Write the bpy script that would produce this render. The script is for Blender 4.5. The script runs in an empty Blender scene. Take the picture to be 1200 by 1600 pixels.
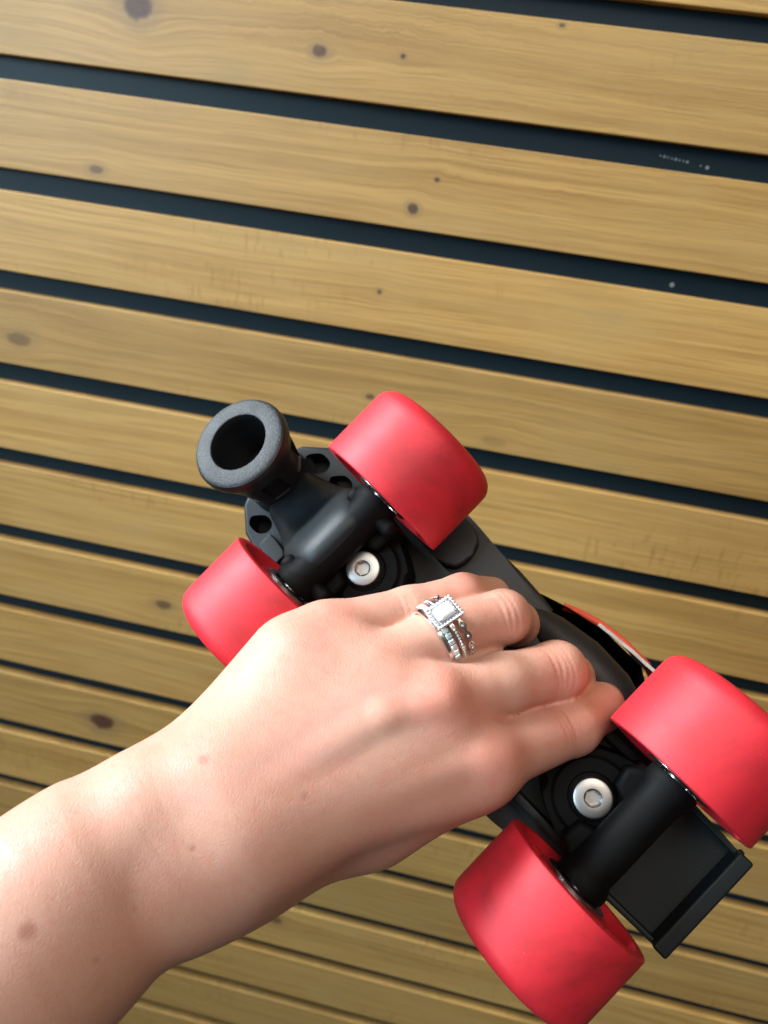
import bpy, bmesh, math, random
import numpy as np
from mathutils import Matrix, Vector

random.seed(7)
SC = bpy.context.scene
COL = SC.collection

# ---------------------------------------------------------------- camera
cam_data = bpy.data.cameras.new("camera")
cam = bpy.data.objects.new("camera", cam_data)
COL.objects.link(cam)
cam.matrix_world = Matrix(((0.975314, -0.189639, 0.113134, 0.0),
                           (0.178029, 0.372166, -0.910932, -0.531241),
                           (0.130643, 0.908586, 0.396740, 1.45),
                           (0, 0, 0, 1)))
cam_data.sensor_fit = 'VERTICAL'
cam_data.sensor_height = 36.0
cam_data.lens = 27.0
cam_data.clip_start = 0.01
cam_data.clip_end = 50
cam_data.dof.use_dof = True
cam_data.dof.focus_distance = 0.240
cam_data.dof.aperture_fstop = 15.0
SC.camera = cam

# ---------------------------------------------------------------- light and exposure
world = bpy.data.worlds.new("World")
SC.world = world
world.use_nodes = True
bg = world.node_tree.nodes["Background"]
bg.inputs[0].default_value = (1.0, 0.90, 0.78, 1)
bg.inputs[1].default_value = 0.085

def area_light(name, loc, target, size, size_y, power, color, spread=180):
    d = bpy.data.lights.new(name, 'AREA')
    d.shape = 'RECTANGLE'; d.size = size; d.size_y = size_y
    d.energy = power; d.color = color; d.spread = math.radians(spread)
    o = bpy.data.objects.new(name, d); COL.objects.link(o)
    o.location = loc
    o.rotation_euler = (Vector(target) - Vector(loc)).to_track_quat('-Z', 'Y').to_euler()
    return o

# daylight from a high side window on the left, the shop front behind on the left, plus a warm overhead fill added to brighten wall and hand
area_light("window_light", (-2.00, -0.42, 2.65), (-0.10, -0.30, 1.42), 0.60, 1.1, 20.0, (0.86, 0.94, 1.0), 52)
area_light("shop_front_light", (-2.10, -2.30, 2.15), (-0.45, 0.0, 1.60), 1.3, 1.2, 19.0, (0.62, 0.85, 1.0), 75)
area_light("overhead_fill", (0.05, -0.95, 2.25), (0.05, 0.0, 1.55), 0.7, 0.7, 4.9, (1.0, 0.88, 0.74), 115)

SC.view_settings.view_transform = 'Standard'
SC.view_settings.look = 'None'
SC.view_settings.exposure = -0.25
SC.view_settings.gamma = 1.0
SC.view_settings.use_curve_mapping = False
SC.cycles.use_denoising = True
SC.cycles.max_bounces = 7
SC.cycles.diffuse_bounces = 3
SC.cycles.transmission_bounces = 6

# ---------------------------------------------------------------- helpers
def tag(o, label=None, cat=None, group=None, kind=None):
    for k, v in (("label", label), ("category", cat), ("group", group), ("kind", kind)):
        if v: o[k] = v
    return o

def link(name, me, mat=None, parent=None):
    o = bpy.data.objects.new(name, me)
    COL.objects.link(o)
    if mat is not None and not me.materials: me.materials.append(mat)
    if parent is not None: o.parent = parent
    return o

def to_mesh(name, bm, smooth=True, angle=40):
    me = bpy.data.meshes.new(name)
    bmesh.ops.recalc_face_normals(bm, faces=bm.faces)
    for fc in bm.faces: fc.smooth = smooth
    if smooth:
        a = math.radians(angle)
        for e in bm.edges:
            if len(e.link_faces) == 2 and e.calc_face_angle(0) > a: e.smooth = False
    bm.to_mesh(me); bm.free()
    return me

def lathe(bm, prof, mat4=None, seg=48, close=False):
    """prof: (radius, height) pairs, turned about local Z."""
    rings = []
    for r, hgt in prof:
        ring = []
        for i in range(seg):
            a = 2 * math.pi * i / seg
            ring.append(bm.verts.new((r * math.cos(a), r * math.sin(a), hgt)))
        rings.append(ring)
    pairs = list(zip(rings[:-1], rings[1:]))
    if close: pairs.append((rings[-1], rings[0]))
    for A, B in pairs:
        for i in range(seg):
            j = (i + 1) % seg
            bm.faces.new((A[i], A[j], B[j], B[i]))
    if not close:
        if prof[0][0] > 1e-6: bm.faces.new(rings[0][::-1])
        if prof[-1][0] > 1e-6: bm.faces.new(rings[-1])
    vs = [v for r in rings for v in r]
    if mat4 is not None: bmesh.ops.transform(bm, matrix=mat4, verts=vs)
    return vs

def box(bm, x0, x1, y0, y1, z0, z1, bevel=0, seg=2):
    vs = [bm.verts.new((x, y, z)) for x in (x0, x1) for y in (y0, y1) for z in (z0, z1)]
    fs = [bm.faces.new([vs[i] for i in q]) for q in
          ((0, 1, 3, 2), (4, 6, 7, 5), (0, 4, 5, 1), (2, 3, 7, 6), (0, 2, 6, 4), (1, 5, 7, 3))]
    if bevel:
        es = list({e for f_ in fs for e in f_.edges})
        bmesh.ops.bevel(bm, geom=es, offset=bevel, segments=seg, affect='EDGES', profile=0.5)

def prism(bm, pts, z0, z1, bevel=0, seg=3, taper=0.0):
    """closed outline pts (x, y), counter-clockwise, extruded z0..z1 (top inset by taper)"""
    n = len(pts)
    cx = sum(p[0] for p in pts) / n; cy = sum(p[1] for p in pts) / n
    lo = [bm.verts.new((x, y, z0)) for x, y in pts]
    hi = [bm.verts.new((cx + (x - cx) * (1 - taper), cy + (y - cy) * (1 - taper), z1)) for x, y in pts]
    top = bm.faces.new(hi); bot = bm.faces.new(lo[::-1])
    for i in range(n):
        j = (i + 1) % n
        bm.faces.new((lo[i], lo[j], hi[j], hi[i]))
    if bevel:
        es = list(set(top.edges) | set(bot.edges))
        bmesh.ops.bevel(bm, geom=es, offset=bevel, segments=seg, affect='EDGES', profile=0.5)

def tube(bm, pts, r, seg=10, closed=False):
    n = len(pts); rings = []
    pts = [Vector(p) for p in pts]
    rad = r if isinstance(r, (list, tuple)) else [r] * n
    up = None
    for i in range(n):
        a = pts[(i - 1) % n] if (closed or i > 0) else pts[i]
        b = pts[(i + 1) % n] if (closed or i < n - 1) else pts[i]
        t = (b - a).normalized()
        if up is None:
            up = t.orthogonal().normalized()
        up = (up - t * up.dot(t)).normalized()
        sd = t.cross(up)
        rings.append([bm.verts.new(pts[i] + (up * math.cos(2 * math.pi * k / seg) + sd * math.sin(2 * math.pi * k / seg)) * rad[i])
                      for k in range(seg)])
    for i in range(n if closed else n - 1):
        A, B = rings[i], rings[(i + 1) % n]
        for k in range(seg):
            m = (k + 1) % seg
            bm.faces.new((A[k], A[m], B[m], B[k]))
    if not closed:
        bm.faces.new(rings[0][::-1]); bm.faces.new(rings[-1])

def smooth_outline(ctrl, n=10):
    """closed Catmull-Rom through control points"""
    out = []; m = len(ctrl)
    for i in range(m):
        p0, p1, p2, p3 = (Vector(ctrl[(i + k - 1) % m]) for k in range(4))
        for j in range(n):
            t = j / n
            out.append(0.5 * ((2 * p1) + (p2 - p0) * t + (2 * p0 - 5 * p1 + 4 * p2 - p3) * t * t + (3 * p1 - p0 - 3 * p2 + p3) * t ** 3))
    return [tuple(p) for p in out]

def boolean(me, cutter_me):
    a = bpy.data.objects.new("tmp_a", me); b = bpy.data.objects.new("tmp_b", cutter_me)
    COL.objects.link(a); COL.objects.link(b)
    m = a.modifiers.new("b", 'BOOLEAN'); m.object = b; m.operation = 'DIFFERENCE'; m.solver = 'EXACT'
    dg = bpy.context.evaluated_depsgraph_get()
    res = bpy.data.meshes.new_from_object(a.evaluated_get(dg))
    res.name = me.name
    bpy.data.objects.remove(a); bpy.data.objects.remove(b)
    bm = bmesh.new(); bm.from_mesh(res)
    for fc in bm.faces: fc.smooth = True
    for e in bm.edges:
        e.smooth = not (len(e.link_faces) == 2 and e.calc_face_angle(0) > math.radians(32))
    bm.to_mesh(res); bm.free()
    return res

# ---------------------------------------------------------------- material helper
class Nodes:
    def __init__(self, name):
        self.m = bpy.data.materials.new(name); self.m.use_nodes = True
        self.t = self.m.node_tree; self.b = self.t.nodes["Principled BSDF"]
    def n(self, kind, **kw):
        nd = self.t.nodes.new(kind)
        for k, v in kw.items(): setattr(nd, k, v)
        return nd
    def put(self, sock, v):
        if isinstance(v, bpy.types.NodeSocket): self.t.links.new(v, sock)
        elif v is not None: sock.default_value = v
    def math(self, op, a, b=None, c=None, clamp=False):
        nd = self.n("ShaderNodeMath", operation=op, use_clamp=clamp)
        for i, v in enumerate((a, b, c)): self.put(nd.inputs[i], v)
        return nd.outputs[0]
    def vmath(self, op, a, b=None):
        nd = self.n("ShaderNodeVectorMath", operation=op)
        self.put(nd.inputs[0], a); self.put(nd.inputs[1], b)
        return nd.outputs["Value"] if op in ("LENGTH", "DISTANCE", "DOT_PRODUCT") else nd.outputs["Vector"]
    def mix(self, f, a, b, blend='MIX'):
        nd = self.n("ShaderNodeMix", data_type='RGBA', blend_type=blend)
        self.put(nd.inputs[0], f)
        for s, v in ((nd.inputs[6], a), (nd.inputs[7], b)):
            self.put(s, v if isinstance(v, bpy.types.NodeSocket) or len(v) == 4 else (*v, 1))
        return nd.outputs[2]
    def noise(self, vec, scale, detail=2, rough=0.5, dist=0.0):
        nd = self.n("ShaderNodeTexNoise")
        self.put(nd.inputs["Vector"], vec); nd.inputs["Scale"].default_value = scale
        nd.inputs["Detail"].default_value = detail; nd.inputs["Roughness"].default_value = rough
        nd.inputs["Distortion"].default_value = dist
        return nd.outputs[0]
    def ramp(self, fac, lo, hi, a=0.0, b=1.0):
        nd = self.n("ShaderNodeMapRange", interpolation_type='SMOOTHSTEP')
        self.put(nd.inputs[0], fac)
        for i, v in enumerate((lo, hi, a, b)): self.put(nd.inputs[i + 1], v)
        return nd.outputs[0]
    def bump(self, height, strength, dist, normal=None):
        nd = self.n("ShaderNodeBump"); nd.inputs["Strength"].default_value = strength
        nd.inputs["Distance"].default_value = dist; self.put(nd.inputs["Height"], height)
        if normal is not None: self.put(nd.inputs["Normal"], normal)
        return nd.outputs[0]
    def set(self, **kw):
        names = dict(color="Base Color", rough="Roughness", metal="Metallic", spec="Specular IOR Level",
                     normal="Normal", sss="Subsurface Weight", sss_r="Subsurface Radius", sss_s="Subsurface Scale",
                     coat="Coat Weight", coat_r="Coat Roughness", trans="Transmission Weight", ior="IOR", sheen="Sheen Weight")
        for k, v in kw.items():
            if k == "color" and not isinstance(v, bpy.types.NodeSocket) and len(v) == 3: v = (*v, 1)
            self.put(self.b.inputs[names[k]], v)
        return self.m

# ---------------------------------------------------------------- slatted wall (setting)
KNOTS = [
    (-0.2663, 1.5278, 0.011, 0.0085, 1),
    (-0.1463, 1.5153, 0.0055, 0.0037, 0.9),
    (-0.0941, 1.5181, 0.0018, 0.0016, 1),
    (-0.0033, 1.5435, 0.0022, 0.0013, 0.8),
    (-0.0626, 1.4526, 0.0018, 0.0016, 1),
    (-0.0756, 1.4336, 0.004, 0.0036, 0.95),
    (-0.2963, 1.4286, 0.0056, 0.003, 0.7),
    (-0.0905, 1.3784, 0.0016, 0.0016, 0.9),
    (-0.3614, 1.3015, 0.011, 0.006, 0.55),
    (-0.2416, 1.0953, 0.0085, 0.0046, 0.75),
    (-0.2991, 0.9551, 0.0137, 0.0092, 1),
    (-0.0879, 1.3051, 0.0037, 0.0023, 0.8),
    (0.0042, 1.2885, 0.0093, 0.0042, 0.25),
    (-0.1163, 0.7571, 0.0081, 0.0059, 0.7),
]      # x, z, radius along grain, radius across, darkness

def wood_material():
    N = Nodes("varnished_pine")
    pos = N.n("ShaderNodeNewGeometry").outputs["Position"]
    rnd = N.n("ShaderNodeObjectInfo").outputs["Random"]
    sep = N.n("ShaderNodeSeparateXYZ"); N.put(sep.inputs[0], pos)
    x, y, z = sep.outputs
    dark = None; warp = None; halo = None
    knot_rag = N.math('ADD', 0.25, N.math('MULTIPLY', N.noise(pos, 110, 3, 0.6), 1.5))
    for kx, kz, ra, rc, dk in KNOTS:
        dx = N.math('DIVIDE', N.math('SUBTRACT', x, kx), ra)
        dz0 = N.math('SUBTRACT', z, kz)
        dz = N.math('DIVIDE', dz0, rc)
        r2 = N.math('ADD', N.math('MULTIPLY', dx, dx), N.math('MULTIPLY', dz, dz))
        r2 = N.math('MULTIPLY', r2, knot_rag)
        core = N.math('MULTIPLY', N.ramp(r2, 1.15, 0.30), dk)
        ha = N.math('MULTIPLY', N.ramp(r2, 4.5, 0.6), dk)
        halo = ha if halo is None else N.math('MAXIMUM', halo, ha)
        dark = core if dark is None else N.math('MAXIMUM', dark, core)
        w = N.math('MULTIPLY', dz0, N.math('DIVIDE', 1.0, N.math('ADD', 1.0, N.math('MULTIPLY', r2, 0.22))))
        warp = w if warp is None else N.math('ADD', warp, w)
    zw = N.math('SUBTRACT', z, N.math('MULTIPLY', warp, 0.85))
    # a slow drift lets the rings wander along the board
    cx = N.n("ShaderNodeCombineXYZ"); N.put(cx.inputs[0], x); N.put(cx.inputs[1], N.math('MULTIPLY', rnd, 50)); N.put(cx.inputs[2], N.math('MULTIPLY', z, 5.0))
    drift = N.noise(cx.outputs[0], 3.0, 3, 0.55)
    zz = N.math('ADD', zw, N.math('MULTIPLY', drift, 0.016))
    c1 = N.n("ShaderNodeCombineXYZ"); N.put(c1.inputs[0], N.math('MULTIPLY', x, 1.3)); N.put(c1.inputs[1], N.math('MULTIPLY', rnd, 37)); N.put(c1.inputs[2], N.math('MULTIPLY', zz, 150))
    rings = N.noise(c1.outputs[0], 1.5, 3, 0.6)
    c2 = N.n("ShaderNodeCombineXYZ"); N.put(c2.inputs[0], N.math('MULTIPLY', x, 18)); N.put(c2.inputs[1], N.math('MULTIPLY', rnd, 11)); N.put(c2.inputs[2], N.math('MULTIPLY', zz, 900))
    fibre = N.noise(c2.outputs[0], 1.0, 2, 0.5)
    c3 = N.n("ShaderNodeCombineXYZ"); N.put(c3.inputs[0], x); N.put(c3.inputs[1], N.math('MULTIPLY', rnd, 23)); N.put(c3.inputs[2], N.math('MULTIPLY', z, 2.5))
    blotch = N.noise(c3.outputs[0], 9.0, 4, 0.6)
    # saw chatter: short strokes across the grain in places
    c4 = N.n("ShaderNodeCombineXYZ"); N.put(c4.inputs[0], N.math('MULTIPLY', x, 260)); N.put(c4.inputs[1], rnd); N.put(c4.inputs[2], N.math('MULTIPLY', z, 60))
    chat = N.noise(c4.outputs[0], 1.0, 1, 0.5)
    col = N.mix(N.ramp(rings, 0.36, 0.70), (0.455, 0.266, 0.080), (0.325, 0.176, 0.047))
    col = N.mix(N.math('MULTIPLY', N.ramp(fibre, 0.42, 0.66), 0.55), col, (0.250, 0.140, 0.040))
    col = N.mix(N.math('MULTIPLY', N.ramp(blotch, 0.35, 0.72), 0.55), col, (0.405, 0.250, 0.084))
    col = N.mix(N.math('MULTIPLY', N.ramp(blotch, 0.62, 0.80), 0.35), col, (0.240, 0.180, 0.090))
    col = N.mix(N.math('MULTIPLY', N.math('MULTIPLY', N.ramp(chat, 0.56, 0.72), N.ramp(drift, 0.52, 0.62)), 0.45), col, (0.230, 0.125, 0.035))
    tint = N.math('ADD', 0.88, N.math('MULTIPLY', rnd, 0.24))
    tn = N.n("ShaderNodeCombineXYZ")
    for i in range(3): N.put(tn.inputs[i], tint)
    col = N.mix(1.0, col, tn.outputs[0], 'MULTIPLY')
    col = N.mix(N.math('MULTIPLY', halo, 0.45), col, (0.190, 0.125, 0.060))
    col = N.mix(N.math('MULTIPLY', dark, 0.95), col, N.mix(N.noise(pos, 260, 3, 0.6), (0.100, 0.036, 0.016), (0.030, 0.014, 0.010)))
    h = N.math('ADD', N.math('MULTIPLY', rings, 0.5), N.math('MULTIPLY', fibre, 0.5))
    nrm = N.bump(h, 0.22, 0.0012)
    rough = N.math('ADD', 0.40, N.math('MULTIPLY', blotch, 0.22))
    return N.set(color=col, rough=rough, spec=0.5, normal=nrm)

def backing_material():
    N = Nodes("black_backing")
    pos = N.n("ShaderNodeNewGeometry").outputs["Position"]
    ns = N.noise(pos, 22, 4, 0.6)
    col = N.mix(ns, (0.004, 0.013, 0.020), (0.007, 0.019, 0.028))
    fl = None
    for kx, kz, r in [
    (0.0977, 1.4107, 0.0018),
    (0.0996, 1.4808, 0.0013),
    (0.0956, 1.4813, 0.0006),
    (0.0707, 1.4838, 0.0006),
    (0.0731, 1.4836, 0.0009),
    (0.0754, 1.4834, 0.0006),
    (0.0778, 1.4832, 0.0006),
    (0.0802, 1.483, 0.0009),
    (0.0825, 1.4828, 0.0006),
    (0.0849, 1.4826, 0.0006),
    (0.0872, 1.4824, 0.0009),
]:
        d_ = N.vmath('DISTANCE', pos, (kx, 0.0095, kz))
        f1 = N.ramp(d_, r, r * 0.6)
        fl = f1 if fl is None else N.math('MAXIMUM', fl, f1)
    col = N.mix(N.math('MULTIPLY', fl, 0.6), col, (0.35, 0.38, 0.40))
    return N.set(color=col, rough=0.45, spec=0.20, normal=N.bump(N.noise(pos, 900, 2), 0.15, 0.0005))

M_WOOD = wood_material()
M_BACK = backing_material()

bm = bmesh.new(); box(bm, -1.1, 1.1, 0.0095, 0.030, 0.10, 1.86)
wall = link("wall", to_mesh("wall", bm, False), M_BACK)
tag(wall, "dark backing wall behind the horizontal timber slats", "wall", kind="structure")
bm = bmesh.new(); box(bm, -1.1, 1.1, 0.0, 0.0092, -0.0276, 0.0276, 0.0006, 2)
slat_me = to_mesh("slat", bm, False)
for k in range(-4, 20):
    zc = 1.56074 - 0.07 * k - 0.0148 - 0.0276
    o = link("slat", slat_me, M_WOOD, wall)
    o.location = (random.uniform(-.04, .04), 0, zc + random.uniform(-.0006, .0006))
    o.rotation_euler = (0, random.uniform(-.0008, .0008), 0)

# ---------------------------------------------------------------- roller skate
K = 0.0009      # skate drawings below are in units of 0.9 mm: x to the heel, y along the axle, z out of the sole
SK = Matrix(((0.83461, 0.54175, -0.09967, 0.009710),
             (-0.37254, 0.42186, -0.82658, -0.320021),
             (-0.40576, 0.72700, 0.55392, 1.306430),
             (0, 0, 0, 1)))

def weighted(o):
    m = o.modifiers.new("weighted_normals", 'WEIGHTED_NORMAL'); m.keep_sharp = True
    return o

def scaled(me):
    me.transform(Matrix.Scale(K, 4)); return me

def black_plastic(name, base, rough, grain=900, bstr=0.12, scuff=0.0, spec=0.4):
    N = Nodes(name)
    tc = N.n("ShaderNodeTexCoord").outputs["Object"]
    n1 = N.noise(tc, 120, 4, 0.6); n2 = N.noise(tc, grain * 2, 2, 0.5)
    col = N.mix(n1, base, tuple(c * 1.7 for c in base))
    r = N.math('ADD', rough - 0.08, N.math('MULTIPLY', n1, 0.18))
    if scuff:
        n3 = N.noise(tc, 420, 6, 0.85, 3.0)
        s_ = N.math('MULTIPLY', N.ramp(n3, 0.545, 0.62), scuff)
        col = N.mix(s_, col, (0.16, 0.18, 0.19))
        r = N.math('ADD', r, N.math('MULTIPLY', s_, 0.3))
    dust = N.ramp(N.noise(tc, 2600, 1, 0.5), 0.80, 0.86)
    col = N.mix(N.math('MULTIPLY', dust, 0.35), col, (0.25, 0.25, 0.25))
    return N.set(color=col, rough=r, spec=spec, normal=N.bump(n2, bstr, 0.0003))

M_PLATE = black_plastic("black_nylon", (0.003, 0.006, 0.008), 0.50, spec=0.34)
M_TRUCK = black_plastic("black_cast_truck", (0.0022, 0.0022, 0.0024), 0.62, spec=0.10)
M_STOP = black_plastic("toe_stop_rubber", (0.007, 0.008, 0.010), 0.40)
M_SCUFF = black_plastic("scuffed_rubber", (0.008, 0.010, 0.012), 0.55, 500, 0.45, 0.62, 0.3)
M_SOLE = black_plastic("sole_rubber", (0.016, 0.016, 0.017), 0.50, 500, 0.3, spec=0.35)

def wheel_material():
    N = Nodes("red_urethane")
    tc = N.n("ShaderNodeTexCoord").outputs["Object"]
    n1 = N.noise(tc, 60, 4, 0.6); n2 = N.noise(tc, 900, 3, 0.6)
    speck = N.ramp(N.noise(tc, 1500, 1, 0.4), 0.79, 0.84)
    col = N.mix(n1, (0.58, 0.016, 0.030), (0.50, 0.012, 0.022))
    col = N.mix(N.math('MULTIPLY', N.ramp(n2, 0.60, 0.75), 0.22), col, (0.30, 0.012, 0.012))
    col = N.mix(N.math('MULTIPLY', N.ramp(N.noise(tc, 38, 5, 0.65, 0.8), 0.46, 0.70), 0.55), col, (0.26, 0.010, 0.012))
    col = N.mix(N.math('MULTIPLY', speck, 0.5), col, (0.75, 0.35, 0.33))
    r = N.math('ADD', 0.50, N.math('MULTIPLY', n1, 0.16))
    return N.set(color=col, rough=r, spec=0.45, sss=0.25, sss_r=(1.0, 0.12, 0.10), sss_s=0.004,
                 normal=N.bump(N.math('ADD', n2, N.math('MULTIPLY', n1, 0.4)), 0.12, 0.0004))

M_WHEEL = wheel_material()

def metal(name, color, rough, scale=1500):
    N = Nodes(name)
    tc = N.n("ShaderNodeTexCoord").outputs["Object"]
    n1 = N.noise(tc, scale, 3, 0.6)
    return N.set(color=N.mix(n1, color, tuple(c * 0.82 for c in color)), metal=1.0,
                 rough=N.math('ADD', rough, N.math('MULTIPLY', n1, 0.12)), normal=N.bump(n1, 0.06, 0.0002))

M_STEEL = metal("zinc_steel", (0.46, 0.46, 0.46), 0.34)
M_BEAR = metal("bearing_steel", (0.62, 0.62, 0.63), 0.18)
M_SILVER = metal("polished_silver", (0.93, 0.93, 0.94), 0.14)

skate = bpy.data.objects.new("roller_skate", None); COL.objects.link(skate)
skate.empty_display_size = 0.05
skate.matrix_world = SK
tag(skate, "black roller skate with four red wheels, held sole outwards by the hand", "roller skate")

# --- wheels
def wheel_profile():
    R = 28.5; Wd = 33.5
    p = [(24.6, 0.0), (27.9, 0.0), (28.3, 0.25), (R, 0.8), (R, 10), (R, 20), (R, 26.0)]
    for i in range(1, 9):
        a = math.pi / 2 * i / 8
        p.append((R - 6.5 + 6.5 * math.cos(a), Wd - 6.5 + 6.5 * math.sin(a)))
    p += [(19, Wd - .3), (17.5, Wd - 2.5), (13, Wd - 7), (12.2, Wd - 7), (12.2, 6.0), (13, 5.6), (21.8, 4.2), (23.9, 0.9)]
    return p

def wheel_parts():
    bm = bmesh.new(); lathe(bm, wheel_profile(), seg=96, close=True)
    tread = scaled(to_mesh("wheel", bm, True, 35))
    bm = bmesh.new()        # moulded hub: ring with six short spokes inside the recess
    lathe(bm, [(12.1, 1.6), (14.2, 1.6), (14.6, 2.2), (14.6, 30), (12.1, 30)], seg=48, close=True)
    for i in range(6):
        b2 = bmesh.new(); box(b2, 14.0, 22.6, -1.7, 1.7, 2.9, 8.0, 0.6)
        bmesh.ops.rotate(b2, cent=(0, 0, 0), matrix=Matrix.Rotation(i * math.pi / 3 + .2, 3, 'Z'), verts=b2.verts)
        tmp = bpy.data.meshes.new("t"); b2.to_mesh(tmp); b2.free(); bm.from_mesh(tmp); bpy.data.meshes.remove(tmp)
    hub = scaled(to_mesh("hub", bm))
    bm = bmesh.new()
    lathe(bm, [(8.6, 0.1), (11.2, 0.1), (11.9, 0.5), (11.9, 7), (8.6, 7)], seg=48, close=True)
    lathe(bm, [(3.9, 0.4), (6.0, 0.4), (6.3, 0.7), (6.3, 7), (3.9, 7)], seg=32, close=True)
    bear = scaled(to_mesh("bearing", bm))
    bm = bmesh.new(); lathe(bm, [(6.2, 0.9), (8.7, 0.9), (8.7, 2), (6.2, 2)], seg=40, close=True)
    shield = scaled(to_mesh("bearing_shield", bm))
    bm = bmesh.new(); lathe(bm, [(0, -0.4), (3.8, -0.4), (3.8, 29), (3.4, 30), (0, 30)], seg=24)
    lathe(bm, [(0, 26.5), (6.3, 26.5), (6.3, 31.2), (5.6, 32), (0, 32)], seg=6)
    axle = scaled(to_mesh("axle_nut", bm, True, 25))
    return tread, hub, bear, shield, axle

WP = wheel_parts()
GAP = 24.05
for xs in (-71.4, 71.4):
    for sy in (1, -1):
        w = link("wheel", WP[0], M_WHEEL, skate)
        # local Z of the drawing runs from the inner face to the outer face
        rot = Matrix.Rotation(-math.pi / 2 * sy, 4, 'X')
        w.matrix_local = Matrix.Translation((xs * K, sy * GAP * K, 0)) @ rot @ Matrix.Rotation(random.uniform(0, 6), 4, 'Z')
        link("hub", WP[1], M_WHEEL, w); link("bearing", WP[2], M_BEAR, w)
        link("bearing_shield", WP[3], M_STOP, w); link("axle_nut", WP[4], M_STEEL, w)

# --- base plate with nose, pockets and heel block
half = [(-127, 11), (-124, 18.5), (-114, 26.5), (-104, 29), (-92, 28), (-80, 24), (-40, 23), (0, 22.5), (40, 24), (70, 25.5), (82, 24.5), (92, 23.6), (102, 23.2), (109.0, 22.6)]
out = [(-128.5, 0)] + [(x, -y) for x, y in half] + [(110.5, -21.8), (110.5, 21.8)] + [(x, y) for x, y in half[::-1]]
bm = bmesh.new(); prism(bm, out, -46, -31, 1.8, 4)
plate = to_mesh("base_plate", bm, True, 32)
bm = bmesh.new()
for (x0, x1, y0, y1) in ((-118.5, -107.5, 13.5, 22), (-103.5, -93, 14.5, 22), (-117.0, -107.0, -22.5, -14.5)):
    c = [(x0, y0 + 2), (x0 + 2, y0), (x1 - 3, y0), (x1, y0 + 3), (x1, y1 - 2), (x1 - 2, y1), (x0 + 4, y1), (x0, y1 - 4)]
    prism(bm, smooth_outline(c, 3), -44, -20)
box(bm, -34, 34, -15, 15, -38, -20)
plate = boolean(plate, to_mesh("cut", bm, False))
bp = weighted(link("base_plate", scaled(plate), M_PLATE, skate))
# saddle that rises from the toe stop to the front axle
secs = [(-118, 6, -30), (-115, 10.5, -26.5), (-110, 13.2, -22.5), (-104, 14.6, -19.0), (-98, 16.5, -16.5), (-93, 18.5, -13.5), (-90, 20.0, -9.5), (-87.5, 20.8, -5.0), (-84, 21.3, 0.0),
        (-80, 21.6, 5.0), (-76, 21.7, 8.0), (-72, 21.7, 9.2), (-68.5, 21.5, 8.0), (-66.2, 21.0, 3.0), (-65.4, 20.5, -6)]
bm = bmesh.new(); rows = []
for x, w_, zt in secs:
    r = []
    for i in range(33):
        a = math.pi * i / 32; c_, s_ = math.cos(a), math.sin(a)
        r.append(bm.verts.new((x, math.copysign(abs(c_) ** 0.55, c_) * w_, -34 + (zt + 34) * s_ ** 0.5)))
    rows.append(r)
for A_, B_ in zip(rows[:-1], rows[1:]):
    for i in range(32): bm.faces.new((A_[i], A_[i + 1], B_[i + 1], B_[i]))
bm.faces.new(rows[0]); bm.faces.new(rows[-1][::-1])
bmesh.ops.subdivide_edges(bm, edges=bm.edges[:], cuts=1, smooth=0.5, use_grid_fill=True)
link("saddle", scaled(to_mesh("saddle", bm, True, 60)), M_PLATE, bp)
bm = bmesh.new()
prism(bm, [(-104.5, -25.5), (-93.0, -27.0), (-92.5, -20.5), (-95, -19), (-101, -18.2), (-104.5, -18.6)], -32, -27.2, 1.0, 2)
weighted(link("tab", scaled(to_mesh("tab", bm)), M_PLATE, bp))
# heel bar
bm = bmesh.new(); box(bm, 106.0, 112.0, -22.6, 22.6, -46.4, -21, 1.0, 3)
for (yy, zz) in ((23.6, -40), (23.4, -38), (-6, -45.8), (-20.5, -46)):
    bmesh.ops.create_icosphere(bm, subdivisions=1, radius=1.3, matrix=Matrix.Translation((111.7, yy - math.copysign(.6, yy), zz)))
weighted(link("heel_bar", scaled(to_mesh("heel_bar", bm)), M_PLATE, bp))
for sy in (-1, 1):
    bm = bmesh.new()
    prism(bm, [(84, 23.4 * sy), (106.2, 22.4 * sy), (106.2, 20.4 * sy), (84, 21.2 * sy)][::sy], -33, -25, 0.6, 2)
    weighted(link("side_rib", scaled(to_mesh("side_rib", bm)), M_PLATE, bp))
for sy in (-1, 1):
    bm = bmesh.new(); box(bm, 40, 74, 20.0 * sy - 1.6, 20.0 * sy + 1.6, -32, -22, 0.8)
    weighted(link("side_rib", scaled(to_mesh("side_rib", bm)), M_PLATE, bp))

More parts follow.
